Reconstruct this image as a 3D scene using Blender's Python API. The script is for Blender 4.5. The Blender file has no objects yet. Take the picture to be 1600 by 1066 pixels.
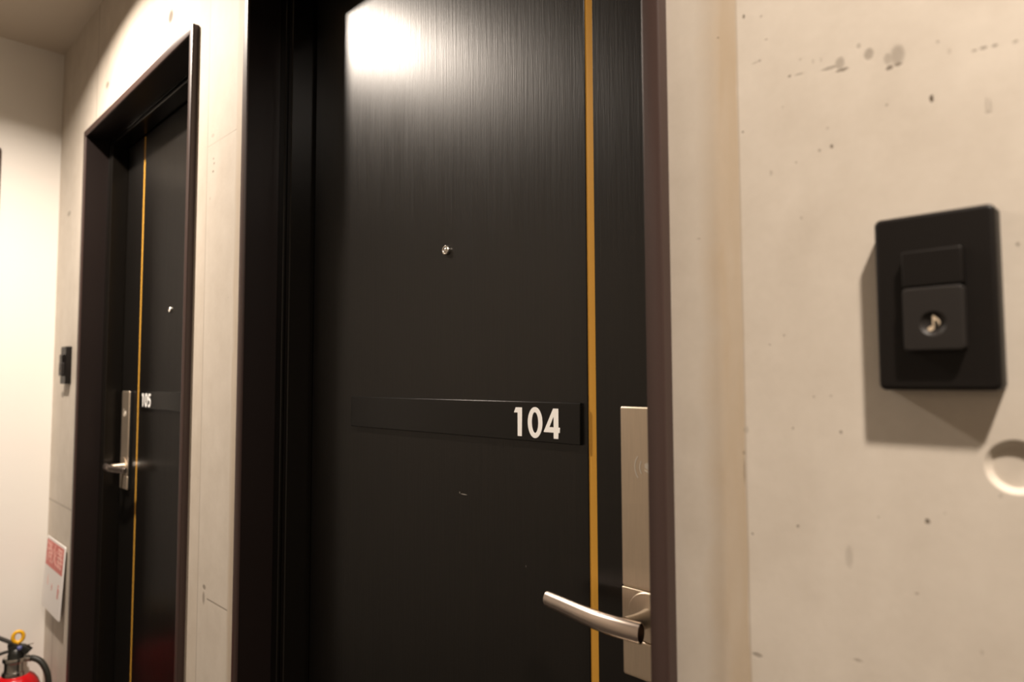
import bpy, bmesh, math, random
from mathutils import Vector, Matrix

S = bpy.context.scene
COL = S.collection
PI = math.pi

# ------------------------------------------------------------------ materials
def new_mat(name):
    m = bpy.data.materials.new(name)
    m.use_nodes = True
    nt = m.node_tree
    b = nt.nodes['Principled BSDF']
    return m, nt, b

def simple(name, col, rough=.5, metal=0., spec=.5, bump=0., bscale=200., var=0.):
    m, nt, b = new_mat(name)
    b.inputs['Base Color'].default_value = (*col, 1)
    b.inputs['Roughness'].default_value = rough
    b.inputs['Metallic'].default_value = metal
    b.inputs['Specular IOR Level'].default_value = spec
    tc = nt.nodes.new('ShaderNodeTexCoord')
    nz = nt.nodes.new('ShaderNodeTexNoise')
    nz.inputs['Scale'].default_value = bscale
    nz.inputs['Detail'].default_value = 4
    nt.links.new(tc.outputs['Object'], nz.inputs['Vector'])
    if bump:
        bp = nt.nodes.new('ShaderNodeBump')
        bp.inputs['Strength'].default_value = bump
        bp.inputs['Distance'].default_value = .001
        nt.links.new(nz.outputs['Fac'], bp.inputs['Height'])
        nt.links.new(bp.outputs['Normal'], b.inputs['Normal'])
    if var:
        mx = nt.nodes.new('ShaderNodeMix'); mx.data_type = 'RGBA'
        mx.inputs['A'].default_value = (*[c*(1-var) for c in col], 1)
        mx.inputs['B'].default_value = (*[min(1, c*(1+var)) for c in col], 1)
        nt.links.new(nz.outputs['Fac'], mx.inputs['Factor'])
        nt.links.new(mx.outputs['Result'], b.inputs['Base Color'])
    return m

class N:
    """tiny node-graph helper"""
    def __init__(s, nt): s.nt = nt
    def val(s, sock, v):
        if hasattr(v, 'links'): s.nt.links.new(v, sock)
        else: sock.default_value = v
    def math(s, op, a, b=0., clamp=False):
        n = s.nt.nodes.new('ShaderNodeMath'); n.operation = op; n.use_clamp = clamp
        s.val(n.inputs[0], a); s.val(n.inputs[1], b); return n.outputs[0]
    def noise(s, vec, scale, detail=4., rough=.5):
        n = s.nt.nodes.new('ShaderNodeTexNoise')
        n.inputs['Scale'].default_value = scale; n.inputs['Detail'].default_value = detail
        n.inputs['Roughness'].default_value = rough
        s.nt.links.new(vec, n.inputs['Vector']); return n.outputs['Fac']
    def mapr(s, v, a, b, c, d):
        n = s.nt.nodes.new('ShaderNodeMapRange'); n.clamp = True
        s.val(n.inputs[0], v)
        for i, q in enumerate((a, b, c, d)): n.inputs[i+1].default_value = q
        return n.outputs[0]
    def mix(s, f, a, b):
        n = s.nt.nodes.new('ShaderNodeMix'); n.data_type = 'RGBA'
        s.val(n.inputs['Factor'], f)
        for k, v in (('A', a), ('B', b)):
            if hasattr(v, 'links'): s.nt.links.new(v, n.inputs[k])
            else: n.inputs[k].default_value = (*v, 1)
        return n.outputs['Result']
    def scale(s, vec, sc):
        n = s.nt.nodes.new('ShaderNodeVectorMath'); n.operation = 'MULTIPLY'
        s.nt.links.new(vec, n.inputs[0]); n.inputs[1].default_value = sc
        return n.outputs[0]

# pits, smears and bug holes in the cast concrete, last a dark spot below the far doorbell: x, z, half-width, half-height, strength
PITS_SPOTS = [(-0.2585, 1.59, 0.0009, 0.0016, 0.75), (-0.2433, 1.584, 0.0009, 0.0009, 0.35), (-0.2395, 1.5627, 0.0012, 0.0008, 0.3), (-0.2456, 1.5465, 0.0012, 0.0009, 0.4), (-0.2209, 1.5252, 0.0012, 0.001, 0.55), (-0.2131, 1.5242, 0.0029, 0.0008, 0.3), (-0.1884, 1.5213, 0.0059, 0.0013, 0.4), (-0.1805, 1.517, 0.0037, 0.0011, 0.65), (-0.182, 1.5226, 0.0027, 0.0038, 0.4), (-0.2118, 1.536, 0.0009, 0.0009, 0.25), (-0.2021, 1.531, 0.0007, 0.0017, 0.2), (-0.1959, 1.5301, 0.0007, 0.0018, 0.2), (-0.2493, 1.546, 0.0025, 0.0008, 0.2), (-0.2271, 1.5013, 0.0008, 0.0009, 0.2), (-0.1681, 1.5313, 0.0013, 0.0016, 0.3), (-0.1613, 1.5226, 0.0027, 0.0036, 0.45), (-0.1421, 1.515, 0.0038, 0.0061, 0.4), (-0.1482, 1.5145, 0.0027, 0.0034, 0.35), (-0.1475, 1.5077, 0.002, 0.0014, 0.75), (-0.1418, 1.5084, 0.0021, 0.0012, 0.7), (-0.1164, 1.516, 0.0008, 0.001, 0.35), (-0.0953, 1.502, 0.0014, 0.0008, 0.45), (-0.0901, 1.502, 0.0018, 0.001, 0.5), (-0.0839, 1.5013, 0.0015, 0.001, 0.5), (-0.0727, 1.5, 0.0013, 0.0009, 0.4), (-0.1098, 1.5063, 0.0009, 0.0018, 0.18), (-0.1216, 1.4766, 0.001, 0.0022, 1.0), (-0.1503, 1.4808, 0.0008, 0.0008, 0.45), (-0.0899, 1.4622, 0.0006, 0.0046, 0.25), (-0.0877, 1.4616, 0.0006, 0.0039, 0.25), (-0.0891, 1.4577, 0.0016, 0.0011, 0.3), (-0.2617, 1.4899, 0.0009, 0.0009, 0.45), (-0.1898, 1.4593, 0.0011, 0.0013, 0.75), (-0.1991, 1.4584, 0.001, 0.0012, 0.4), (-0.2173, 1.4533, 0.0007, 0.0007, 0.35), (-0.1924, 1.4744, 0.0008, 0.0008, 0.25), (-0.2383, 1.4491, 0.0011, 0.0019, 0.25), (-0.2145, 1.4074, 0.0011, 0.0013, 0.22), (-0.3052, 1.4046, 0.0016, 0.0006, 0.25), (-0.2672, 1.2181, 0.001, 0.0016, 0.35), (-0.2672, 1.2036, 0.0006, 0.0091, 0.4), (-0.224, 1.1643, 0.001, 0.001, 0.6), (-0.2597, 1.0556, 0.0034, 0.0016, 0.45), (-0.134, 1.1808, 0.0012, 0.0015, 0.85), (-0.1653, 1.1794, 0.0006, 0.0006, 0.4), (-0.1424, 1.13, 0.001, 0.0008, 0.45), (-0.1054, 1.0999, 0.0009, 0.0013, 0.25), (-0.1825, 1.0731, 0.0024, 0.0011, 0.3), (-0.1235, 1.1878, 0.0008, 0.0006, 0.2), (-0.0917, 1.203, 0.0009, 0.0009, 0.3), (-0.1864, 1.147, 0.0022, 0.0065, 0.2), (-0.2308, 1.3148, 0.0007, 0.0008, 0.55), (-0.2428, 1.3079, 0.0007, 0.0007, 0.45), (-0.2087, 1.2659, 0.0008, 0.0008, 0.5), (-0.1961, 1.2667, 0.0007, 0.0008, 0.35), (-0.2258, 1.2407, 0.0007, 0.0009, 0.45), (-0.1896, 1.2396, 0.0008, 0.001, 0.65), (-0.2649, 1.2375, 0.0018, 0.0025, 0.25), (-0.0765, 1.3663, 0.0008, 0.001, 0.6), (-1.4144, 1.74, 0.0032, 0.0018, 0.45), (-1.4112, 1.7291, 0.0032, 0.002, 0.5), (-1.4154, 1.7131, 0.0038, 0.002, 0.6), (-1.4203, 1.7905, 0.0058, 0.0031, 0.25), (-1.4289, 1.659, 0.0032, 0.0031, 0.2), (-1.6964, 2.1541, 0.0134, 0.013, 0.9), (-2.2299, 2.1548, 0.0137, 0.008, 0.6), (-1.4144, 0.8679, 0.0065, 0.0037, 0.6), (-1.4165, 0.8461, 0.0049, 0.0099, 0.5), (-2.6501, 1.8443, 0.0179, 0.0067, 0.5), (-2.6528, 1.2359, 0.0177, 0.0085, 0.6)]
# formwork joints: (x0, x1, z0, z1, half-width, strength); vertical when x0 == x1
JOINTS = [(-1.448, -1.448, 0, 2.445, .0022, .42), (-1.300, -1.300, 0, 2.445, .0012, .16),
          (-2.342, -2.342, 2.07, 2.445, .004, .55), (-.2655, -.2655, 0, 2.445, .0010, .22),
          (-1.445, -1.302, 1.772, 1.772, .0016, .30), (-1.40, -1.302, .848, .848, .0022, .55),
          (-2.80, -2.44, .878, .878, .004, .45), (-2.682, -2.682, 0, .60, .006, .55)]

def concrete():
    m, nt, b = new_mat('cast_concrete')
    g = N(nt)
    tc = nt.nodes.new('ShaderNodeTexCoord'); P = tc.outputs['Object']
    sep = nt.nodes.new('ShaderNodeSeparateXYZ'); nt.links.new(P, sep.inputs[0])
    x, z = sep.outputs[0], sep.outputs[2]
    big = g.noise(g.scale(P, (1, 1, .6)), 3.2, 5, .55)
    mid = g.noise(P, 16, 6, .6)
    fine = g.noise(P, 140, 5, .6)
    streak = g.noise(g.scale(P, (1, 1, .12)), 26, 4, .5)
    f = g.math('ADD', g.math('MULTIPLY', big, .45), g.math('MULTIPLY', mid, .33))
    f = g.math('ADD', f, g.math('MULTIPLY', fine, .10))
    f = g.math('ADD', f, g.math('MULTIPLY', streak, .12))
    f = g.mapr(f, .34, .66, 0, 1)
    col = g.mix(f, (.50, .445, .375), (.645, .590, .515))
    # tan board marks beside the door openings
    for x0, x1, soft, amt in ((-.293, -.2655, .013, .66), (-1.300, -1.2475, .006, .38), (-1.512, -1.448, .004, .12)):
        lo = g.mapr(g.math('ADD', x, g.math('MULTIPLY', g.math('SUBTRACT', mid, .5), .03)), x0-soft, x0+soft, 0, 1)
        hi = g.mapr(g.math('ADD', x, g.math('MULTIPLY', g.math('SUBTRACT', mid, .5), .004)), x1-.0015, x1+.0015, 1, 0)
        w = g.math('MULTIPLY', g.math('MULTIPLY', lo, hi), g.mapr(streak, .3, .65, amt*.55, amt*1.25))
        col = g.mix(w, col, (.42, .315, .20))
    # wobble for pit outlines
    wx = g.math('ADD', x, g.math('MULTIPLY', g.math('SUBTRACT', g.noise(P, 420, 3), .5), .0016))
    wz = g.math('ADD', z, g.math('MULTIPLY', g.math('SUBTRACT', g.noise(g.scale(P, (1.3, 1, .9)), 380, 3), .5), .0016))
    pit = None
    for px, pz, rx, rz, st in PITS_SPOTS:
        rx *= 1.35; rz *= 1.35
        dx = g.math('MULTIPLY', g.math('SUBTRACT', wx, px), 1/rx)
        dz = g.math('MULTIPLY', g.math('SUBTRACT', wz, pz), 1/rz)
        d = g.math('ADD', g.math('MULTIPLY', dx, dx), g.math('MULTIPLY', dz, dz))
        k = g.mapr(d, .35, 1.25, st, 0)
        pit = k if pit is None else g.math('MAXIMUM', pit, k)
    for x0, x1, z0, z1, hw, st in JOINTS:
        if x0 == x1:
            a = g.math('ABSOLUTE', g.math('SUBTRACT', x, x0)); u, u0, u1 = z, z0, z1
        else:
            a = g.math('ABSOLUTE', g.math('SUBTRACT', z, z0)); u, u0, u1 = x, x0, x1
        k = g.mapr(a, hw*.4, hw, st, 0)
        k = g.math('MULTIPLY', k, g.math('MULTIPLY', g.math('GREATER_THAN', u, u0), g.math('LESS_THAN', u, u1)))
        k = g.math('MULTIPLY', k, g.mapr(mid, .35, .6, .55, 1))
        pit = g.math('MAXIMUM', pit, k)
    # stray tiny air holes everywhere
    vo = nt.nodes.new('ShaderNodeTexVoronoi'); vo.inputs['Scale'].default_value = 46
    nt.links.new(P, vo.inputs['Vector'])
    dots = g.mapr(vo.outputs['Distance'], .035, .06, .5, 0)
    sepc = nt.nodes.new('ShaderNodeSeparateColor'); nt.links.new(vo.outputs['Color'], sepc.inputs[0])
    dots = g.math('MULTIPLY', dots, g.math('GREATER_THAN', sepc.outputs[0], .955))
    pit = g.math('MAXIMUM', pit, dots)
    col = g.mix(g.math('MULTIPLY', pit, .97), col, (.085, .062, .04))
    nt.links.new(col, b.inputs['Base Color'])
    b.inputs['Roughness'].default_value = .62
    b.inputs['Specular IOR Level'].default_value = .35
    h = g.math('SUBTRACT', g.math('ADD', g.math('MULTIPLY', mid, .6), g.math('MULTIPLY', fine, .35)), g.math('MULTIPLY', pit, 1.6))
    bp = nt.nodes.new('ShaderNodeBump'); bp.inputs['Strength'].default_value = .22; bp.inputs['Distance'].default_value = .0012
    nt.links.new(h, bp.inputs['Height']); nt.links.new(bp.outputs['Normal'], b.inputs['Normal'])
    return m

def door_wood():
    m, nt, b = new_mat('black_wood_grain')
    g = N(nt)
    tc = nt.nodes.new('ShaderNodeTexCoord'); P = tc.outputs['Object']
    gr = g.noise(g.scale(P, (1, 1, .022)), 330, 4, .6)
    gr2 = g.noise(g.scale(P, (1, 1, .05)), 900, 2, .5)
    big = g.noise(g.scale(P, (1, 1, .3)), 9, 3, .5)
    f = g.math('ADD', g.math('MULTIPLY', gr, .7), g.math('MULTIPLY', gr2, .3))
    f = g.mapr(f, .34, .66, 0, 1)
    col = g.mix(f, (.0022, .0018, .0013), (.0050, .0039, .0029))
    # small scuffs on the near leaf
    sep = nt.nodes.new('ShaderNodeSeparateXYZ'); nt.links.new(P, sep.inputs[0])
    for px, pz, rx, rz, st in ((-.7365, 1.1183, .0078, .0011, .30), (-.7455, 1.1198, .0013, .0018, .25), (-.6150, 1.0410, .0010, .0016, .12)):
        dx = g.math('MULTIPLY', g.math('SUBTRACT', sep.outputs[0], px), 1/rx)
        dz = g.math('MULTIPLY', g.math('SUBTRACT', sep.outputs[2], pz), 1/rz)
        d = g.math('ADD', g.math('MULTIPLY', dx, dx), g.math('MULTIPLY', dz, dz))
        col = g.mix(g.mapr(d, .2, 1.1, st, 0), col, (.62, .58, .52))
    nt.links.new(col, b.inputs['Base Color'])
    r = g.math('ADD', g.mapr(f, 0, 1, .37, .315), g.math('MULTIPLY', g.math('SUBTRACT', big, .5), .06))
    nt.links.new(r, b.inputs['Roughness'])
    b.inputs['Specular IOR Level'].default_value = .58
    b.inputs['Anisotropic'].default_value = .32
    tg = nt.nodes.new('ShaderNodeTangent'); tg.direction_type = 'UV_MAP'; tg.uv_map = 'grain'
    nt.links.new(tg.outputs[0], b.inputs['Tangent'])
    bp = nt.nodes.new('ShaderNodeBump'); bp.inputs['Strength'].default_value = .26; bp.inputs['Distance'].default_value = .0003
    nt.links.new(f, bp.inputs['Height']); nt.links.new(bp.outputs['Normal'], b.inputs['Normal'])
    return m

def brushed(name, col, rough, axis, bump=.08):
    m, nt, b = new_mat(name)
    g = N(nt)
    tc = nt.nodes.new('ShaderNodeTexCoord'); P = tc.outputs['Object']
    sc = {'x': (.03, 1, 1), 'z': (1, 1, .03), 'n': (1, 1, 1)}[axis]
    f = g.noise(g.scale(P, sc), 900, 3, .6)
    nt.links.new(g.mix(g.mapr(f, .3, .7, 0, 1), [c*.95 for c in col], [min(1, c*1.04) for c in col]), b.inputs['Base Color'])
    nt.links.new(g.mapr(f, .3, .7, rough-.03, rough+.03), b.inputs['Roughness'])
    b.inputs['Metallic'].default_value = 1
    bp = nt.nodes.new('ShaderNodeBump'); bp.inputs['Strength'].default_value = bump; bp.inputs['Distance'].default_value = .0002
    nt.links.new(f, bp.inputs['Height']); nt.links.new(bp.outputs['Normal'], b.inputs['Normal'])
    return m

def emissive(name, col, st):
    m, nt, b = new_mat(name)
    b.inputs['Base Color'].default_value = (.8, .8, .8, 1)
    b.inputs['Emission Color'].default_value = (*col, 1)
    b.inputs['Emission Strength'].default_value = st
    return m

M = dict(
    concrete=concrete(),
    wood=door_wood(),
    white_wall=simple('white_paint', (.83, .80, .75), .7, bump=.25, bscale=320, var=.02),
    grey_wall=simple('grey_plaster', (.30, .265, .225), .8, bump=.3, bscale=90, var=.06),
    ceiling=simple('ceiling_paint', (.62, .55, .46), .8, bump=.2, bscale=250, var=.02),
    carpet=simple('dark_carpet', (.034, .028, .023), .95, bump=.8, bscale=500, var=.4),
    frame=simple('brown_steel', (.044, .025, .021), .40, spec=.5, bump=.08, bscale=600, var=.12),
    shaded_reveal=simple('brown_steel_shaded', (.0085, .0048, .0040), .42, spec=.4, bump=.08, bscale=600, var=.12),  # casing brown made darker, shade put into the colour of the reveals
    inner=simple('black_brown_steel', (.0046, .0037, .0028), .25, spec=.42, bump=.06, bscale=500, var=.1),
    gasket=simple('black_rubber', (.004, .004, .004), .6, spec=.3, var=.1),
    gold=simple('gold_inlay', (1.0, .52, .075), .36, metal=.15, bump=.05, bscale=900, var=.05),
    plate=simple('black_plate', (.0036, .0034, .0031), .27, spec=.40, bump=.05, bscale=900, var=.1),
    white=simple('white_vinyl', (.95, .94, .91), .5, var=.01),
    nickel=brushed('satin_nickel_plate', (.78, .665, .53), .44, 'z'),
    lever=simple('brushed_steel', (.80, .69, .61), .27, metal=1.),
    icon=simple('pale_print', (.88, .82, .72), .5, var=.02),
    bell=simple('black_bell_plastic', (.0052, .0038, .0030), .46, spec=.26, bump=.15, bscale=1500, var=.1),
    button=simple('charcoal_button_plastic', (.0155, .0130, .0115), .5, spec=.32, bump=.15, bscale=1500, var=.08),
    note=simple('grey_note_print', (.62, .50, .36), .5, var=.02),
    peep=brushed('peephole_metal', (.72, .68, .62), .3, 'n'),
    lens_glass=simple('dark_lens', (.02, .02, .02), .08, spec=.8, var=.1),
    red=simple('red_enamel', (.52, .006, .010), .22, spec=.5, var=.06),
    black_metal=simple('black_metal', (.012, .012, .010), .38, spec=.5, var=.1),
    chrome=brushed('chrome', (.62, .60, .56), .18, 'n'),
    yellow=simple('yellow_plastic', (.80, .42, .012), .4, var=.05),
    blue=simple('blue_seal', (.10, .12, .30), .45, var=.05),
    rubber=simple('hose_rubber', (.016, .016, .012), .5, bump=.2, bscale=400, var=.15),
    sign_white=simple('sign_white', (.78, .75, .73), .4, var=.01),
    sign_red=simple('sign_red', (.62, .13, .11), .45, var=.04),
    sign_pink=simple('sign_pink', (.84, .50, .44), .5, var=.04),
    mortar=simple('mortar', (.42, .385, .31), .75, bump=.5, bscale=300, var=.12),
    ring=simple('white_trim_ring', (.8, .8, .78), .4, var=.02),
    lamp=emissive('lamp_lens', (1, .88, .74), 30),
)

# ------------------------------------------------------------------ mesh helpers
def link(name, bm, mat, parent=None, smooth=False, loc=None, auto=None):
    bmesh.ops.recalc_face_normals(bm, faces=bm.faces)
    me = bpy.data.meshes.new(name)
    if mat == 'wood':                  # grain direction: u across, v up
        uv = bm.loops.layers.uv.new('grain')
        for f in bm.faces:
            for l in f.loops: l[uv].uv = (l.vert.co.x + l.vert.co.y, l.vert.co.z)
    bm.to_mesh(me); bm.free()
    o = bpy.data.objects.new(name, me)
    COL.objects.link(o)
    me.materials.append(M[mat] if isinstance(mat, str) else mat)
    if smooth:
        for p in me.polygons: p.use_smooth = True
        if auto is not None: me.set_sharp_from_angle(angle=math.radians(auto))
    if parent is not None: o.parent = parent
    if loc is not None: o.location = loc
    return o

def props(o, label=None, cat=None, group=None, kind=None):
    if label: o['label'] = label
    if cat: o['category'] = cat
    if group: o['group'] = group
    if kind: o['kind'] = kind
    return o

def empty(name, loc=(0, 0, 0), **k):
    o = bpy.data.objects.new(name, None)
    o.empty_display_size = .05
    COL.objects.link(o); o.location = loc
    return props(o, **k)

def box(bm, x0, x1, y0, y1, z0, z1, bev=0., seg=2):
    t = bmesh.new()
    vs = [t.verts.new((x, y, z)) for x in (x0, x1) for y in (y0, y1) for z in (z0, z1)]
    for f in ((0, 1, 3, 2), (4, 6, 7, 5), (0, 4, 5, 1), (2, 3, 7, 6), (0, 2, 6, 4), (1, 5, 7, 3)):
        t.faces.new([vs[i] for i in f])
    bmesh.ops.recalc_face_normals(t, faces=t.faces)
    if bev:
        bmesh.ops.bevel(t, geom=list(t.edges), offset=bev, segments=seg, profile=.5, affect='EDGES')
    merge(bm, t)

def merge(bm, t, mtx=None):
    me = bpy.data.meshes.new('tmp'); 
    if mtx is not None: t.transform(mtx)
    t.to_mesh(me); t.free(); bm.from_mesh(me); bpy.data.meshes.remove(me)

def rrect(x0, x1, z0, z1, r, n=6):
    pts = []
    for cx, cz, a0 in ((x1-r, z1-r, 0), (x0+r, z1-r, 90), (x0+r, z0+r, 180), (x1-r, z0+r, 270)):
        for i in range(n+1):
            a = math.radians(a0 + 90*i/n)
            pts.append((cx+r*math.cos(a), cz+r*math.sin(a)))
    return pts

def loft(bm, rings, cap0=True, cap1=True):
    """rings: list of lists of 3D points, same length, closed."""
    R = [[bm.verts.new(p) for p in r] for r in rings]
    n = len(R[0])
    for a, b in zip(R, R[1:]):
        for i in range(n):
            bm.faces.new((a[i], a[(i+1) % n], b[(i+1) % n], b[i]))
    if cap0: bm.faces.new(R[0][::-1])
    if cap1: bm.faces.new(R[-1])
    return R

def slab(x0, x1, z0, z1, y_back, y_front, r=.004, bev=.0015, seg=3, n=6):
    """plate on a wall: rounded outline, softened front edge; y_front < y_back faces the corridor"""
    bm = bmesh.new()
    rings = [[(x, y_back, z) for x, z in rrect(x0, x1, z0, z1, r, n)]]
    for i in range(seg+1):
        a = PI/2*i/seg
        d = bev*(1-math.cos(a)); yy = y_front + bev*(1-math.sin(a))
        rr = max(r-d, .0003)
        rings.append([(x, yy, z) for x, z in rrect(x0+d, x1-d, z0+d, z1-d, rr, n)])
    d = bev*1.25                      # flat margin so the face shades flat
    rings.append([(x, y_front, z) for x, z in rrect(x0+d, x1-d, z0+d, z1-d, max(r-d, .0003), n)])
    loft(bm, rings)
    return bm

def tube(bm, pts, rad, n=16, cap=True, squash=None):
    """round tube along pts; rad may be a list; squash=(a,b) scales the two cross axes"""
    pts = [Vector(p) for p in pts]
    rings = []; up = None
    for i, p in enumerate(pts):
        t = (pts[min(i+1, len(pts)-1)] - pts[max(i-1, 0)]).normalized()
        if up is None:
            up = Vector((0, 0, 1)) if abs(t.z) < .9 else Vector((1, 0, 0))
        u = (up - t*up.dot(t)).normalized(); v = t.cross(u); up = u
        r = rad[i] if isinstance(rad, (list, tuple)) else rad
        sa, sb = squash or (1, 1)
        rings.append([p + u*r*sa*math.cos(2*PI*k/n) + v*r*sb*math.sin(2*PI*k/n) for k in range(n)])
    loft(bm, rings, cap, cap)

def lathe(bm, prof, n=48, axis='z', org=(0, 0, 0)):
    """prof: list of (r, h)"""
    rings = []
    for r, h in prof:
        ring = []
        for k in range(n):
            a = 2*PI*k/n
            c, s = max(r, 1e-5)*math.cos(a), max(r, 1e-5)*math.sin(a)
            p = (c, s, h) if axis == 'z' else (c, h, s)
            ring.append((p[0]+org[0], p[1]+org[1], p[2]+org[2]))
        rings.append(ring)
    loft(bm, rings)

def catmull(P, m=8):
    P = [Vector(p) for p in P]
    out = []
    for i in range(len(P)-1):
        p0 = P[max(i-1, 0)]; p1 = P[i]; p2 = P[i+1]; p3 = P[min(i+2, len(P)-1)]
        for k in range(m):
            t = k/m
            out.append(.5*((2*p1) + (p2-p0)*t + (2*p0-5*p1+4*p2-p3)*t*t + (3*p1-p0-3*p2+p3)*t**3))
    out.append(P[-1]); return out

def flat_shape(name, loops, depth, mat, parent, to3d):
    """filled 2-D outline(s) with holes -> thin solid; to3d maps (u, v, w) to world"""
    cu = bpy.data.curves.new(name, 'CURVE'); cu.dimensions = '2D'; cu.fill_mode = 'BOTH'; cu.extrude = depth/2
    for lp in loops:
        s = cu.splines.new('POLY'); s.points.add(len(lp)-1); s.use_cyclic_u = True
        for p, (u, v) in zip(s.points, lp): p.co = (u, v, 0, 1)
    tmp = bpy.data.objects.new(name+'_outline', cu); COL.objects.link(tmp)
    dg = bpy.context.evaluated_depsgraph_get(); dg.update()
    me = bpy.data.meshes.new_from_object(tmp.evaluated_get(dg))
    bpy.data.objects.remove(tmp); bpy.data.curves.remove(cu)
    bm = bmesh.new(); bm.from_mesh(me); bpy.data.meshes.remove(me)
    bmesh.ops.remove_doubles(bm, verts=bm.verts, dist=1e-6)
    for v in bm.verts: v.co = Vector(to3d(v.co.x, v.co.y, v.co.z))
    return link(name, bm, mat, parent)

def glyph_shape(name, text, size, depth, mat, parent, to3d):
    cu = bpy.data.curves.new(name, 'FONT'); cu.body = text; cu.size = size; cu.extrude = depth/2
    cu.align_x = 'CENTER'; cu.align_y = 'CENTER'
    tmp = bpy.data.objects.new(name+'_outline', cu); COL.objects.link(tmp)
    dg = bpy.context.evaluated_depsgraph_get(); dg.update()
    me = bpy.data.meshes.new_from_object(tmp.evaluated_get(dg))
    bpy.data.objects.remove(tmp); bpy.data.curves.remove(cu)
    bm = bmesh.new(); bm.from_mesh(me); bpy.data.meshes.remove(me)
    for v in bm.verts: v.co = Vector(to3d(v.co.x, v.co.y, v.co.z))
    return link(name, bm, mat, parent)

def ell(cx, cy, rx, ry, n=48, a0=0, a1=360):
    full = abs(a1-a0) >= 360
    return [(cx+rx*math.cos(math.radians(a0+(a1-a0)*i/(n if full else n-1))),
             cy+ry*math.sin(math.radians(a0+(a1-a0)*i/(n if full else n-1)))) for i in range(n)]

# ------------------------------------------------------------------ room shell
ZC = 2.445                    # ceiling
XL, XR, YF = -2.80, 2.3, -1.32
FO, FI, FT = .0195, .019, 2.062   # casing face width, -, casing top
D1 = (-1.2475, -.3345)        # casing outer edges of the two doors
D2 = (-2.4250, -1.5120)
YD = .098                     # door leaf face
HOLE = (-.0826, 1.2226, .0168)

def wall_with_openings():
    bm = bmesh.new()
    hx, hz, hr = HOLE; q = .032
    xs = sorted({XL, XR, D1[0]+.006, D1[1]-.006, D2[0]+.006, D2[1]-.006, hx-q, hx+q})
    zs = sorted({0, FT-.006, ZC, hz-q, hz+q})
    def opening(xa, xb, za, zb):
        xm, zm = (xa+xb)/2, (za+zb)/2
        return any(d[0] < xm < d[1] and zm < FT-.006 for d in (D1, D2))
    def hole(xa, xb, za, zb):
        return xa < hx < xb and za < hz < zb
    T = .20
    V = {}
    def v(x, y, z):
        k = (round(x, 5), round(y, 5), round(z, 5))
        if k not in V: V[k] = bm.verts.new((x, y, z))
        return V[k]
    cells = [(a, b, c, d) for a, b in zip(xs, xs[1:]) for c, d in zip(zs, zs[1:])]
    op = {c: opening(*c) for c in cells}
    for c in cells:
        xa, xb, za, zb = c
        if op[c]: continue
        bm.faces.new((v(xa, T, za), v(xa, T, zb), v(xb, T, zb), v(xb, T, za)))
        if not hole(*c):
            bm.faces.new((v(xa, 0, za), v(xb, 0, za), v(xb, 0, zb), v(xa, 0, zb)))
        # reveals
        for (ax, az, bx, bz, nb) in ((xa, za, xa, zb, (-1, 0)), (xb, za, xb, zb, (1, 0)), (xa, zb, xb, zb, (0, 1)), (xa, za, xb, za, (0, -1))):
            i, j = xs.index(xa)+nb[0], zs.index(za)+nb[1]
            out = not (0 <= i < len(xs)-1 and 0 <= j < len(zs)-1)
            if out or op[(xs[i], xs[i+1], zs[j], zs[j+1])]:
                bm.faces.new((v(ax, 0, az), v(bx, 0, bz), v(bx, T, bz), v(ax, T, az)))
    # formwork tie hole: square cell rim -> round tapered recess
    n = 48; sq = []; rings = [[] for _ in range(5)]
    for k in range(n):
        a = 2*PI*k/n + PI/4
        c, s = math.cos(a), math.sin(a); m = q/max(abs(c), abs(s))
        sq.append(v(hx+c*m, 0, hz+s*m))
        for R, (r, y) in zip(rings, ((hr+.0010, 0), (hr+.0002, .0003), (hr-.0028, .0040), (hr-.0034, .0044), (hr-.0046, .0045))):
            R.append(v(hx+c*r, y, hz+s*r))
    for A, B in zip([sq]+rings, rings):
        for k in range(n):
            bm.faces.new((A[k], A[(k+1) % n], B[(k+1) % n], B[k]))
    bm.faces.new(rings[-1])
    o = link('wall_back', bm, 'concrete')
    return props(o, 'bare cast concrete corridor wall with the two black doors', 'wall', kind='structure')

wall_with_openings()
def shell(name, b, mat, label, cat):
    bm = bmesh.new(); box(bm, *b)
    return props(link(name, bm, mat), label, cat, kind='structure')
D3 = (-1.085, -.172)          # casing of the end-wall door, along y
def end_wall():
    bm = bmesh.new()
    box(bm, XL-.15, XL, D3[1]-.006, .20, 0, ZC)
    box(bm, XL-.15, XL, YF, D3[0]+.006, 0, ZC)
    box(bm, XL-.15, XL, D3[0]+.006, D3[1]-.006, FT-.006, ZC)
    return props(link('wall_left', bm, 'white_wall'), 'white painted wall closing the corridor behind the fire extinguisher', 'wall', kind='structure')
end_wall()
shell('wall_front', (XL-.15, XR+.15, YF-.15, YF, 0, ZC), 'grey_wall', 'grey corridor wall facing the doors', 'wall')
shell('wall_right', (XR, XR+.15, YF, .20, 0, ZC), 'white_wall', 'white wall at the near end of the corridor', 'wall')
shell('floor', (XL-.15, XR+.15, YF-.15, .35, -.1, 0), 'carpet', 'dark corridor floor', 'floor')
shell('ceiling', (XL-.15, XR+.15, YF-.15, .35, ZC, ZC+.1), 'ceiling', 'pale plaster corridor ceiling', 'ceiling')

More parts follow.
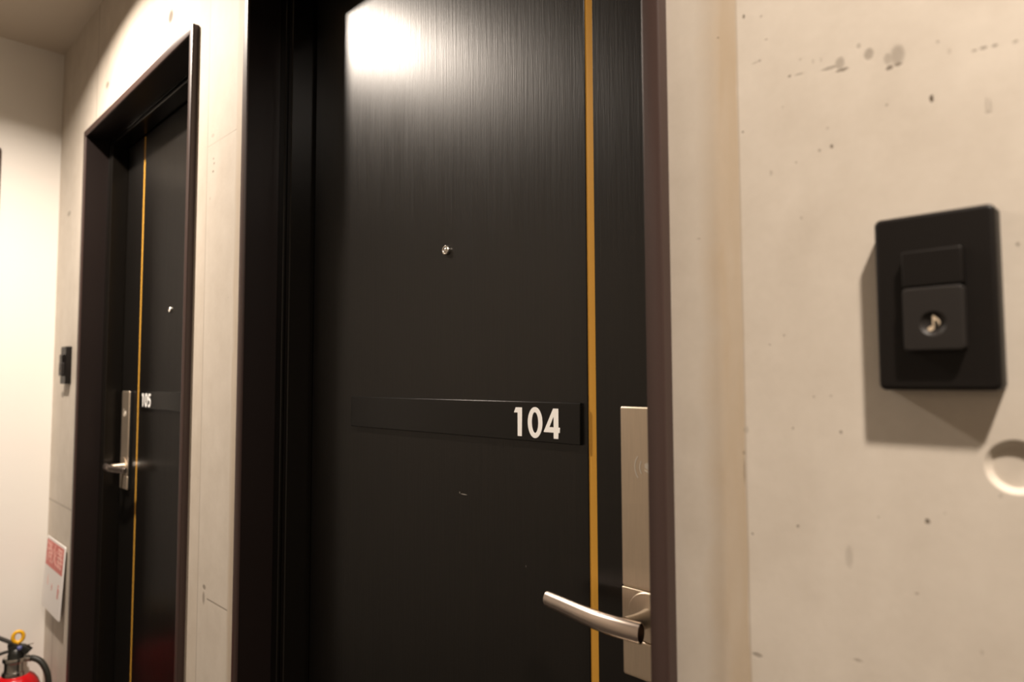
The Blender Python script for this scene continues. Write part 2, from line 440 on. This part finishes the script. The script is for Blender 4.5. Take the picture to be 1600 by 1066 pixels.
# ------------------------------------------------------------------ doors
def casing(bm_unused, xo0, xo1, mat, parent):
    """slim brown casing with deep reveal around an opening, three pieces joined at the corners"""
    w = .0190; yp = -.014; yi = .0; sh = .004
    bm = bmesh.new()
    # profile across the casing (a = distance inwards from outer edge, y)
    prof = [(0, .003), (0, yp+.002), (.0008, yp+.0006), (.002, yp), (w-.002, yp), (w-.0006, yp+.0006), (w, yp+.002), (w, yp+.0045), (w-.006, yp+.0045), (w-.006, .003)]
    def pt(side, a, y):
        if side == 0: return [(xo0+a, y, 0), (xo0+a, y, FT-a)]
        if side == 1: return [(xo1-a, y, FT-a), (xo1-a, y, 0)]
    rings = []
    for base in ('Lb', 'Lt', 'Rt', 'Rb'):
        ring = []
        for a, y in prof:
            X = xo0+a if base[0] == 'L' else xo1-a
            Z = 0. if base[1] == 'b' else FT-a
            ring.append((X, y, Z))
        rings.append(ring)
    loft(bm, rings)
    return link('casing', bm, mat, parent, smooth=True, auto=28)

def shaded_reveal(xo0, xo1, parent):
    """reveal faces from casing to inner frame, shade put into their brown"""
    w = .0190; bm = bmesh.new(); rings = []
    for base in ('Lb', 'Lt', 'Rt', 'Rb'):
        rings.append([(xo0+a if base[0] == 'L' else xo1-a, y, 0. if base[1] == 'b' else FT-a)
                      for a, y in ((w-.0055, -.0094), (w+.0002, -.0094), (w+.0002, .0521), (w-.0055, .0521))])
    loft(bm, rings)
    return link('shaded_reveal', bm, 'shaded_reveal', parent)

def inner_frame(xo0, xo1, sl, sr, sh, parent):
    """black rebated inner frame: front face, groove, jamb running back past the leaf"""
    i0, i1, it = xo0+.013, xo1-.013, FT-.013
    bm = bmesh.new()
    rings = []
    for base in ('Lb', 'Lt', 'Rt', 'Rb'):
        s = {'L': sl, 'R': sr}[base[0]]+.006; h = sh+.006
        ring = []
        # fraction of the step, y
        P = [(0, .0522), (.50, .0522), (.53, .0530), (.55, .0590), (.70, .0590), (.72, .0536), (.76, .0522), (.97, .0522), (1.0, .0535), (1.0, .112), (1.35, .112), (1.35, .150), (0, .150)]
        for fr, y in P:
            a = fr*s; b = fr*h
            X = i0+a if base[0] == 'L' else i1-a
            Z = 0. if base[1] == 'b' else it-b
            ring.append((X, y, Z))
        rings.append(ring)
    loft(bm, rings)
    return link('inner_frame', bm, 'inner', parent, smooth=True, auto=25)

def digit_loops(d, x, h):
    """outlines of one numeral, left edge x, height h, geometric sans"""
    if d == '1':
        return [[(x, h*.82), (x+h*.085, h), (x+h*.385, h), (x+h*.385, 0), (x+h*.18, 0), (x+h*.18, h*.82)]], .385
    if d == '0':
        w = .68
        return [ell(x+h*w/2, h*.5, h*w/2, h*.53, 56), ell(x+h*w/2, h*.5, h*(w/2-.185), h*.355, 56)[::-1]], w
    if d == '4':
        W = .71
        return [[(x, h*.225), (x+h*.425, h), (x+h*.645, h), (x+h*.645, h*.375), (x+h*W, h*.375), (x+h*W, h*.20), (x+h*.645, h*.20), (x+h*.645, 0), (x+h*.445, 0), (x+h*.445, h*.20), (x, h*.20)],
                [(x+h*.245, h*.375), (x+h*.445, h*.375), (x+h*.445, h*.745)]], W
    if d == '5':
        o = [(x+h*.13, h), (x+h*.60, h), (x+h*.60, h*.825), (x+h*.285, h*.825), (x+h*.265, h*.665)]
        o += ell(x+h*.30, h*.325, h*.335, h*.355, 22, 84, -140)
        o += ell(x+h*.295, h*.325, h*.150, h*.180, 18, -140, 118)
        o += [(x+h*.055, h*.455)]
        return [o], .64

def number_plate(x0, x1, num, nx, parent):
    """black bar bearing the room number; nx = left edge of the first numeral"""
    bm = slab(x0, x1, 1.2015, 1.2520, YD, YD-.0048, r=.0010, bev=.0010, seg=3, n=2)
    pl = link('number_plate', bm, 'plate', parent, smooth=True, auto=40)
    props(pl, 'black bar with the white room number ' + num)
    h = .0370; x = nx; loops = []
    for d in num:
        lp, w = digit_loops(d, x, h)
        if d == '0': pass
        loops += lp; x += h*w + h*.20
        if d == '0': x -= h*.13
        if d == '1': x += h*.09
    flat_shape('room_number', loops, .0006, 'white', pl, lambda u, v, w: (u, YD-.0050-w, 1.2072+v))
    return pl

def lever_lock(xc, mir, parent):
    """lock plate with card-reader mark, seams, rosette and bent lever. mir=+1: lever runs to -x"""
    W = .0345; yf = YD-.010
    z0, z1 = .9565, 1.2500
    yb = yf+.0034
    bm = slab(xc-W, xc+W, z0, .9975, yb, yf, r=.003, bev=.0022)
    t = slab(xc-W, xc+W, 1.0518, z1, yb, yf, r=.003, bev=.0022); merge(bm, t)
    t = slab(xc-W, xc+W, .9982, 1.0511, yb, yf+.0001, r=.0008, bev=.0008, n=2); merge(bm, t)
    lk = link('lock_plate', bm, 'nickel', parent, smooth=True, auto=35)
    props(lk, 'satin nickel card lock plate with bent lever handle')
    zc = 1.0246
    props(link('lock_backing', slab(xc-W+.0012, xc+W-.0012, z0+.0012, z1-.0012, YD, yb-.0004, r=.003, bev=.0004), 'gasket', lk, smooth=True, auto=35), 'black backing block behind the plate')  # added backing block, coloured black so the lock's sides come out dark
    bm = bmesh.new()
    lathe(bm, [(.0255, yf+.002), (.0262, yf-.0006), (.0254, yf-.0013), (.0100, yf-.0014), (0, yf-.0014)], 56, 'y', (xc, 0, zc))
    link('rosette', bm, 'nickel', lk, smooth=True, auto=30)
    bm = bmesh.new()
    tube(bm, [(xc, yf, zc), (xc, yf-.010, zc), (xc-mir*.001, yf-.022, zc), (xc-mir*.004, yf-.036, zc)], [.0098, .0092, .0088, .0088], 28)
    link('handle_neck', bm, 'peep', lk, smooth=True, auto=50)
    bm = bmesh.new()
    # grip: arc in plan, flat-cut open tube
    plan = [(.0200, .0458), (.0115, .0448), (.001, .0440), (-.014, .0437), (-.036, .0446), (-.058, .0480), (-.080, .0523), (-.100, .0563), (-.1195, .0600)]
    pts = catmull([(xc+mir*a, y-.001, zc) for a, y in plan], 6)
    rr = [.0106-.0014*max(0, (i/(len(pts)-1)-.35)/.65) for i in range(len(pts))]
    tube(bm, pts, rr, 28, cap=False, squash=(1., .72))
    tube(bm, pts, [r*.86 for r in rr], 28, cap=False, squash=(1., .72))
    # close the tip, leave the butt end hollow a little way in
    tip = pts[-1]; d = (pts[-1]-pts[-2]).normalized()
    tube(bm, [tip - d*.0004, tip + d*.0012], [rr[-1], rr[-1]*.90], 28, squash=(1., .72))
    butt = pts[0]; d = (pts[1]-pts[0]).normalized()
    tube(bm, [butt + d*.012, butt + d*.013], rr[0]*.86, 28, squash=(1., .72))
    # annulus at the butt
    up = Vector((0, 0, 1)); vv = d.cross(up)
    A = [butt + up*rr[0]*math.cos(2*PI*k/28) + vv*rr[0]*.72*math.sin(2*PI*k/28) for k in range(28)]
    B = [butt + (p-butt)*.86 for p in A]
    VA = [bm.verts.new(p) for p in A]; VB = [bm.verts.new(p) for p in B]
    for k in range(28): bm.faces.new((VA[k], VA[(k+1) % 28], VB[(k+1) % 28], VB[k]))
    lv = link('lever_handle', bm, 'lever', lk, smooth=True, auto=40)
    props(lv, 'bright brushed steel lever handle')
    # contactless mark: two arcs and a hand holding a card
    loops = []
    cx, cz = xc+.004, 1.1840
    for r, hh in ((.0195, 38), (.0130, 33)):
        a = ell(cx, cz, r, r, 16, 180-hh, 180+hh); b = ell(cx, cz, r-.0014, r-.0014, 16, 180+hh, 180-hh)
        loops.append(a+b)
    loops.append([(cx-.0062, cz+.0040), (cx-.0015, cz+.0060), (cx+.0050, cz+.0052), (cx+.0050, cz-.0030), (cx-.0005, cz-.0028), (cx-.0058, cz-.0002)])
    loops.append([(cx-.0062, cz-.0020), (cx+.0045, cz-.0072), (cx+.0050, cz-.0088), (cx-.0058, cz-.0036)])
    flat_shape('card_reader_mark', loops, .0003, 'icon', lk, lambda u, v, w: (u, yf-.0001-w, v))
    return lk

def peephole(x, parent):
    bm = bmesh.new()
    lathe(bm, [(.0072, YD), (.0072, YD-.0030), (.0064, YD-.0042), (.0050, YD-.0042), (.0044, YD-.0030), (0, YD-.0030)], 32, 'y', (x, 0, 1.4725))
    p = link('peephole', bm, 'peep', parent, smooth=True, auto=30); props(p, 'small round metal door viewer')
    bm = bmesh.new()
    lathe(bm, [(.0040, YD-.0028), (.0036, YD-.0034), (.002, YD-.0040), (0, YD-.0042)], 24, 'y', (x, 0, 1.4725))
    link('viewer_lens', bm, 'peep', p, smooth=True)
    return p

def make_door(name, label, xo, sl, sr, leaf, gold, plate, num, nx, lockx, mir, peepx):
    r = empty(name, ((xo[0]+xo[1])/2, 0, 0), label=label, cat='door', kind='structure')
    bpy.context.view_layer.update()
    def adopt(o):
        o.parent = r; o.matrix_parent_inverse = r.matrix_world.inverted(); return o
    adopt(casing(None, xo[0], xo[1], 'frame', None))
    props(adopt(shaded_reveal(xo[0], xo[1], None)), 'brown frame reveal with shade put into its colour')
    adopt(inner_frame(xo[0], xo[1], sl, sr, .020, None))
    zt = FT-.019-.020-.004
    bm = bmesh.new()
    box(bm, leaf[0], gold[0]-.0004, YD, YD+.036, .008, zt, .0008, 1)
    box(bm, gold[1]+.0004, leaf[1], YD, YD+.036, .008, zt, .0008, 1)
    box(bm, gold[0]-.0006, gold[1]+.0006, YD+.004, YD+.036, .008, zt)
    lf = adopt(link('door_leaf', bm, 'wood', None)); props(lf, 'black wood-grain door leaf')
    bm = bmesh.new(); box(bm, gold[0], gold[1], YD+.0011, YD+.0042, .009, zt-.001)
    g = adopt(link('inlay_strip', bm, 'gold', None)); props(g, 'thin upright gold inlay strip')
    bm = bmesh.new()
    for side in (0, 1):
        x = leaf[0]-.006 if side == 0 else leaf[1]+.0005
        box(bm, x, x+.0055, YD+.014, YD+.030, .008, zt)
    adopt(link('gasket', bm, 'gasket', None))
    bm = bmesh.new(); box(bm, xo[0]+.02, xo[1]-.02, .02, .13, 0, .006, .0015)
    adopt(link('threshold', bm, 'nickel', None))
    adopt(number_plate(plate[0], plate[1], num, nx, None))
    adopt(lever_lock(lockx, mir, None))
    adopt(peephole(peepx, None))
    return r

make_door('door_1', 'near black wood-grain door numbered 104 with a nickel lever lock', D1, .0500, .0195,
          (-1.1700, -.3775), (-.5110, -.4997), (-1.0275, -.5198), '104', -.6305, -.4232, 1, -.7750)
make_door('door_2', 'far black door numbered 105 in a brown frame by the extinguisher', D2, .0440, .0300,
          (-2.3560, -1.5650), (-2.2085, -2.1971), (-2.1720, -1.6650), '105', -2.1500, -2.2870, -1, -1.9440)

def end_door():
    r = empty('door_3', (XL, (D3[0]+D3[1])/2, 0), label='black door in the white end wall, only its frame edge in view', cat='door', kind='structure')
    rot = Matrix.Translation((XL, 0, 0)) @ Matrix.Rotation(PI/2, 4, 'Z')
    bpy.context.view_layer.update()
    for o in (casing(None, D3[0], D3[1], 'frame', None), shaded_reveal(D3[0], D3[1], None), inner_frame(D3[0], D3[1], .04, .04, .02, None)):
        o.data.transform(rot); o.parent = r; o.matrix_parent_inverse = r.matrix_world.inverted()
    bm = bmesh.new(); box(bm, D3[0]+.062, D3[1]-.062, YD, YD+.036, .008, 2.01)
    o = link('door_leaf', bm, 'wood'); o.data.transform(rot); o.parent = r; o.matrix_parent_inverse = r.matrix_world.inverted()
end_door()

# ------------------------------------------------------------------ doorbells
def copy_tree(o, parent=None):
    c = o.copy(); COL.objects.link(c)
    if parent is not None:
        c.parent = parent; c.matrix_parent_inverse = o.matrix_parent_inverse.copy()
    for ch in list(o.children): copy_tree(ch, c)
    return c

def doorbell(loc, label):
    r = empty('doorbell_switch', loc, label=label, cat='doorbell', group='doorbells beside the doors')
    # local: centre of the wall plate at origin, wall at y=0
    bm = slab(-.0360, .0360, -.0606, .0606, 0, -.0162, r=.0045, bev=.0028, seg=4)
    props(link('wall_plate', bm, 'bell', r, smooth=True, auto=40), 'black rounded wall plate')
    bm = slab(-.0172, .0186, .0094, .0342, -.0152, -.0235, r=.0016, bev=.0012)
    link('name_cover', bm, 'bell', r, smooth=True, auto=40)
    # push button with a round dish
    bm = bmesh.new()
    x0, x1, z0, z1, yb, yf = -.0172, .0186, -.0342, .0088, -.0152, -.0245
    cx, cz, R = .0007, -.0160, .0078
    def rr_pts(off):
        c = rrect(x0+off, x1-off, z0+off, z1-off, max(.0030-off, .0005), 8); out = []
        for i, a in enumerate(c):          # evenly fill the straight sides
            b = c[(i+1) % len(c)]; out.append(a)
            if math.dist(a, b) > .01: out += [(a[0]+(b[0]-a[0])*k/14, a[1]+(b[1]-a[1])*k/14) for k in range(1, 14)]
        return out
    outl = rr_pts(0)
    def ring(off, y):
        return [(x, y, z) for x, z in rr_pts(off)]
    rings = [ring(0, yb), ring(0, yf+.0014), ring(.0004, yf+.0004), ring(.0013, yf), ring(.0017, yf)]
    for rr, y in ((R+.0010, yf), (R+.0006, yf), (R, yf+.0002), (R*.90, yf+.0011), (R*.72, yf+.0019), (R*.45, yf+.0024), (R*.15, yf+.0026)):
        rings.append([(cx+rr*math.cos(math.atan2(z-cz, x-cx)), y, cz+rr*math.sin(math.atan2(z-cz, x-cx))) for x, z in outl])
    loft(bm, rings)
    bt = link('push_button', bm, 'button', r, smooth=True, auto=35)
    props(bt, 'charcoal push button with a round dish')
    # eighth note
    head = [(cx-.0015+.0020*math.cos(a)*math.cos(.5)-.0014*math.sin(a)*math.sin(.5),
             cz-.0034+.0020*math.cos(a)*math.sin(.5)+.0014*math.sin(a)*math.cos(.5)) for a in [2*PI*k/24 for k in range(24)]]
    stem = [(cx-.0003, cz-.0030), (cx+.0006, cz-.0030), (cx+.0006, cz+.0030), (cx+.0028, cz+.0012), (cx+.0032, cz-.0002), (cx+.0026, cz-.0016),
            (cx+.0038, cz-.0006), (cx+.0039, cz+.0012), (cx+.0030, cz+.0028), (cx+.0012, cz+.0044), (cx+.0006, cz+.0052), (cx-.0003, cz+.0052)]
    props(flat_shape('note_symbol', [head], .0004, 'note', bt, lambda u, v, w: (u, yf+.0014-w, v)), 'pale eighth-note symbol')
    o = flat_shape('note_stem', [stem], .0004, 'note', bt, lambda u, v, w: (u, yf+.0014-w, v))
    # one symbol mesh: fold the stem into the head
    n = [c for c in bt.children if c.name.startswith('note_symbol')][0]
    bm = bmesh.new(); bm.from_mesh(n.data); bm.from_mesh(o.data); bm.to_mesh(n.data); bm.free()
    bpy.data.objects.remove(o)
    return r
bell = doorbell((-.1212, 0, 1.3325), 'large black doorbell with a note button on the concrete right of door 104')
b2 = copy_tree(bell)
b2.location = (-2.583, 0, 1.3325)
b2['label'] = 'small far black doorbell on the concrete left of door 105'

# ------------------------------------------------------------------ extinguisher sign
def sign():
    r = empty('fire_extinguisher_sign', (-2.636, 0, .648), label='white plastic sign with a red top block above the extinguisher', cat='sign')
    W, H = .248, .226
    tilt = math.atan2(.011, H)
    def L(u, v, w):     # local plane -> object space; tilts out at the bottom
        return (u, -.0065 - w - (H/2 - v)*math.tan(tilt), v)
    bm = slab(-W/2, W/2, -H/2, H/2, .0014, -.0014, r=.005, bev=.0006)
    for v in bm.verts: v.co = Vector(L(v.co.x, v.co.z, -v.co.y))
    link('sign_board', bm, 'sign_white', r, smooth=True, auto=40)
    band = flat_shape('red_block', [rrect(-W/2+.010, W/2-.010, H*.10, H/2-.008, .002, 2)], .0004, 'sign_red', r, lambda u, v, w: L(u, v, .0016+w))
    glyph_shape('lettering', '消火器', .070, .0004, 'sign_pink', band, lambda u, v, w: L(u, v*1.0+H*.278, .0020+w))
    # how-to pictures: three small figures printed in red
    def man(cx, cy, s):
        return [ell(cx, cy+.9*s, .22*s, .22*s, 16), [(cx-.28*s, cy+.6*s), (cx+.30*s, cy+.6*s), (cx+.55*s, cy+.05*s), (cx+.30*s, cy+.15*s), (cx+.26*s, cy-.85*s), (cx+.05*s, cy-.85*s), (cx, cy-.2*s), (cx-.12*s, cy-.85*s), (cx-.32*s, cy-.85*s)]]
    def bottle(cx, cy, s):
        return [rrect(cx-.25*s, cx+.25*s, cy-.8*s, cy+.45*s, .12*s, 3), rrect(cx-.10*s, cx+.10*s, cy+.47*s, cy+.75*s, .03*s, 2), [(cx-.35*s, cy+.78*s), (cx+.35*s, cy+.90*s), (cx+.35*s, cy+1.02*s), (cx-.35*s, cy+.92*s)]]
    for name, lp, mt in (('pictogram', man(.080, -.034, .022), 'sign_red'), ('pictogram', bottle(-.062, -.022, .018), 'sign_pink'), ('pictogram', man(-.004, -.034, .011), 'sign_red')):
        flat_shape(name, lp, .0004, mt, r, lambda u, v, w: L(u, v, .0016+w))
    return r
sign()

# ------------------------------------------------------------------ fire extinguisher
def extinguisher():
    ax = Vector((-2.66, -.100, 0))
    r = empty('fire_extinguisher', ax, label='red fire extinguisher with yellow safety pin standing in the corridor corner', cat='fire extinguisher')
    bm = bmesh.new()
    lathe(bm, [(0, .004), (.058, .004), (.064, .008), (.068, .016), (.068, .300), (.0665, .316), (.061, .334), (.051, .349), (.040, .358), (.034, .3605), (0, .361)], 64)
    link('cylinder', bm, 'red', r, smooth=True, auto=50)
    bm = bmesh.new()
    lathe(bm, [(0, 0), (.063, 0), (.069, .002), (.0705, .010), (.0705, .026), (.069, .030), (.067, .031)], 64)
    link('base_ring', bm, 'black_metal', r, smooth=True, auto=50)
    bm = bmesh.new()
    lathe(bm, [(.033, .356), (.0355, .3585), (.0360, .366), (.0350, .372), (.0310, .3745), (.0300, .379), (.0300, .400), (.0315, .402), (.0350, .4035), (.0355, .411), (.0340, .4150), (.018, .4155), (0, .4155)], 48)
    # hose outlet boss
    hd = Vector((.66, .75, 0)).normalized()
    tube(bm, [hd*.026+Vector((0, 0, .4075)), hd*.046+Vector((0, 0, .4075))], .0095, 20)
    link('neck_collar', bm, 'chrome', r, smooth=True, auto=35)
    # valve body and levers: handle runs away from the hose side
    d = Vector((-.50, -.87, 0)).normalized(); s = Vector((-d.y, d.x, 0))
    def bar(bm, pts, hw, hh):
        pts = catmull(pts, 5); rings = []
        for i, p in enumerate(pts):
            t = (pts[min(i+1, len(pts)-1)]-pts[max(i-1, 0)]).normalized(); n = s.cross(t).normalized()
            w = hw if not isinstance(hw, (list, tuple)) else hw[0]+(hw[1]-hw[0])*i/(len(pts)-1)
            rings.append([p+s*w*a+n*hh*b for a, b in ((-1, -.6), (-.8, -1), (.8, -1), (1, -.6), (1, .6), (.8, 1), (-.8, 1), (-1, .6))])
        loft(bm, rings)
    Z = lambda z: Vector((0, 0, z))
    bm = bmesh.new()
    lathe(bm, [(0, .414), (.0215, .414), (.0225, .418), (.0205, .428), (.0150, .438), (.0120, .440), (0, .4405)], 32)
    bar(bm, [d*-.036+Z(.425), d*-.020+Z(.438), d*.006+Z(.440), d*.016+Z(.436)], .0105, .0105)
    bar(bm, [d*.000+Z(.430), d*.010+Z(.444), d*.012+Z(.456)], .0095, .010)
    link('valve_head', bm, 'black_metal', r, smooth=True, auto=40)
    bm = bmesh.new()
    bar(bm, [d*-.014+Z(.447), d*.010+Z(.456), d*.045+Z(.474), d*.085+Z(.492), d*.125+Z(.502)], [.0085, .0115], .0032)
    props(link('squeeze_lever', bm, 'black_metal', r, smooth=True, auto=40), 'upper squeeze lever sloping up')
    bm = bmesh.new()
    bar(bm, [d*.008+Z(.434), d*.030+Z(.430), d*.060+Z(.421), d*.100+Z(.414), d*.130+Z(.412)], [.0095, .0115], .0032)
    link('carry_handle', bm, 'black_metal', r, smooth=True, auto=40)
    bm = bmesh.new()
    bar(bm, [d*-.028+Z(.4475), d*-.046+Z(.4500)], .0050, .0012)
    link('lever_tongue', bm, 'chrome', r)
    bm = bmesh.new()
    c = d*-.004+Z(.474); n = 40
    u = (Vector((.17, .98, 0))).normalized()      # ring lies facing the corridor
    ring = [c + u*.0135*math.cos(2*PI*k/n) + Vector((0, 0, 1))*.0165*math.sin(2*PI*k/n)
            for k in range(n)]
    rr = []
    f = u.cross(Vector((0, 0, 1)))
    for k, p in enumerate(ring):
        o = (p-c).normalized()
        rr.append([p + o*.0056*math.cos(a) + f*.0058*math.sin(a) for a in [2*PI*j/12 for j in range(12)]])
    R = [[bm.verts.new(p) for p in q] for q in rr]
    for k in range(n):
        A, B = R[k], R[(k+1) % n]
        for j in range(12): bm.faces.new((A[j], A[(j+1) % 12], B[(j+1) % 12], B[j]))
    tube(bm, [c+Z(-.015), c+Z(-.026)], [.0055, .0048], 14)
    props(link('safety_pin', bm, 'yellow', r, smooth=True), 'yellow ring-shaped safety pin')
    bm = bmesh.new()
    lathe(bm, [(0, -.006), (.0060, -.0055), (.0070, 0), (.0060, .0055), (0, .006)], 20, 'z', tuple(Vector((.026, .004, .446))))
    link('seal', bm, 'blue', r, smooth=True)
    bm = bmesh.new()
    P = [hd*.040+Z(.4075), hd*.056+Z(.407), Vector((.052, .058, .395)), Vector((.064, .071, .365)), Vector((.068, .0765, .325)), Vector((.068, .077, .26)), Vector((.066, .075, .18)), Vector((.062, .070, .12))]
    tube(bm, catmull(P, 8), .0090, 18)
    link('hose', bm, 'rubber', r, smooth=True, auto=50)
    bm = bmesh.new()
    e = Vector((.062, .070, .122))
    tube(bm, [e, e+Vector((-.001, -.001, -.03)), e+Vector((-.002, -.002, -.075))], [.0098, .0105, .0115], 18)
    link('nozzle', bm, 'black_metal', r, smooth=True, auto=50)
    return r
extinguisher()

# ------------------------------------------------------------------ downlights
LAMP_COL = (1.0, .865, .735)
def downlight(x, y, power, label):
    r = empty('downlight', (x, y, ZC), label=label, cat='ceiling light', group='ceiling downlights')
    bm = bmesh.new()
    lathe(bm, [(.040, -.0005), (.052, -.0005), (.0535, -.002), (.052, -.0045), (.044, -.0055), (.040, -.004)], 48)
    link('trim_ring', bm, 'ring', r, smooth=True, auto=40)
    bm = bmesh.new(); lathe(bm, [(0, -.0005), (.040, -.0005), (.040, -.0025), (0, -.003)], 48)
    link('lamp_lens', bm, 'lamp', r)
    la = bpy.data.lights.new('downlight_lamp', 'AREA'); la.shape = 'DISK'; la.size = .080
    la.energy = power; la.color = LAMP_COL; la.spread = math.radians(148)
    lo = bpy.data.objects.new('downlight_lamp', la); COL.objects.link(lo); lo.location = (x, y, ZC-.006)
    return r
downlight(-1.93, -.46, 42, 'round ceiling downlight in front of door 105')
downlight(.315, -.46, 33, 'round ceiling downlight right of door 104, above the doorbell')

w = bpy.data.worlds.new('World'); S.world = w; w.use_nodes = True
w.node_tree.nodes['Background'].inputs[0].default_value = (0, 0, 0, 1)
w.node_tree.nodes['Background'].inputs[1].default_value = 0

# ------------------------------------------------------------------ camera
cd = bpy.data.cameras.new('camera'); cam = bpy.data.objects.new('camera', cd); COL.objects.link(cam)
cd.sensor_width = 36; cd.lens = 36*1060/1600; cd.clip_start = .02
R3 = ((.7064532, .0429601, .7064547), (.7077510, -.0379333, -.7054428), (-.0035077, .9983564, -.0572031))
m = Matrix(R3).to_4x4(); m.translation = (0, -.54, 1.28)
cam.matrix_world = m
cd.dof.use_dof = True; cd.dof.focus_distance = .95; cd.dof.aperture_fstop = 4.0
S.camera = cam
S.view_settings.view_transform = 'Standard'; S.view_settings.look = 'None'
S.view_settings.gamma = 1; S.view_settings.use_curve_mapping = False
S.view_settings.exposure = 0.0
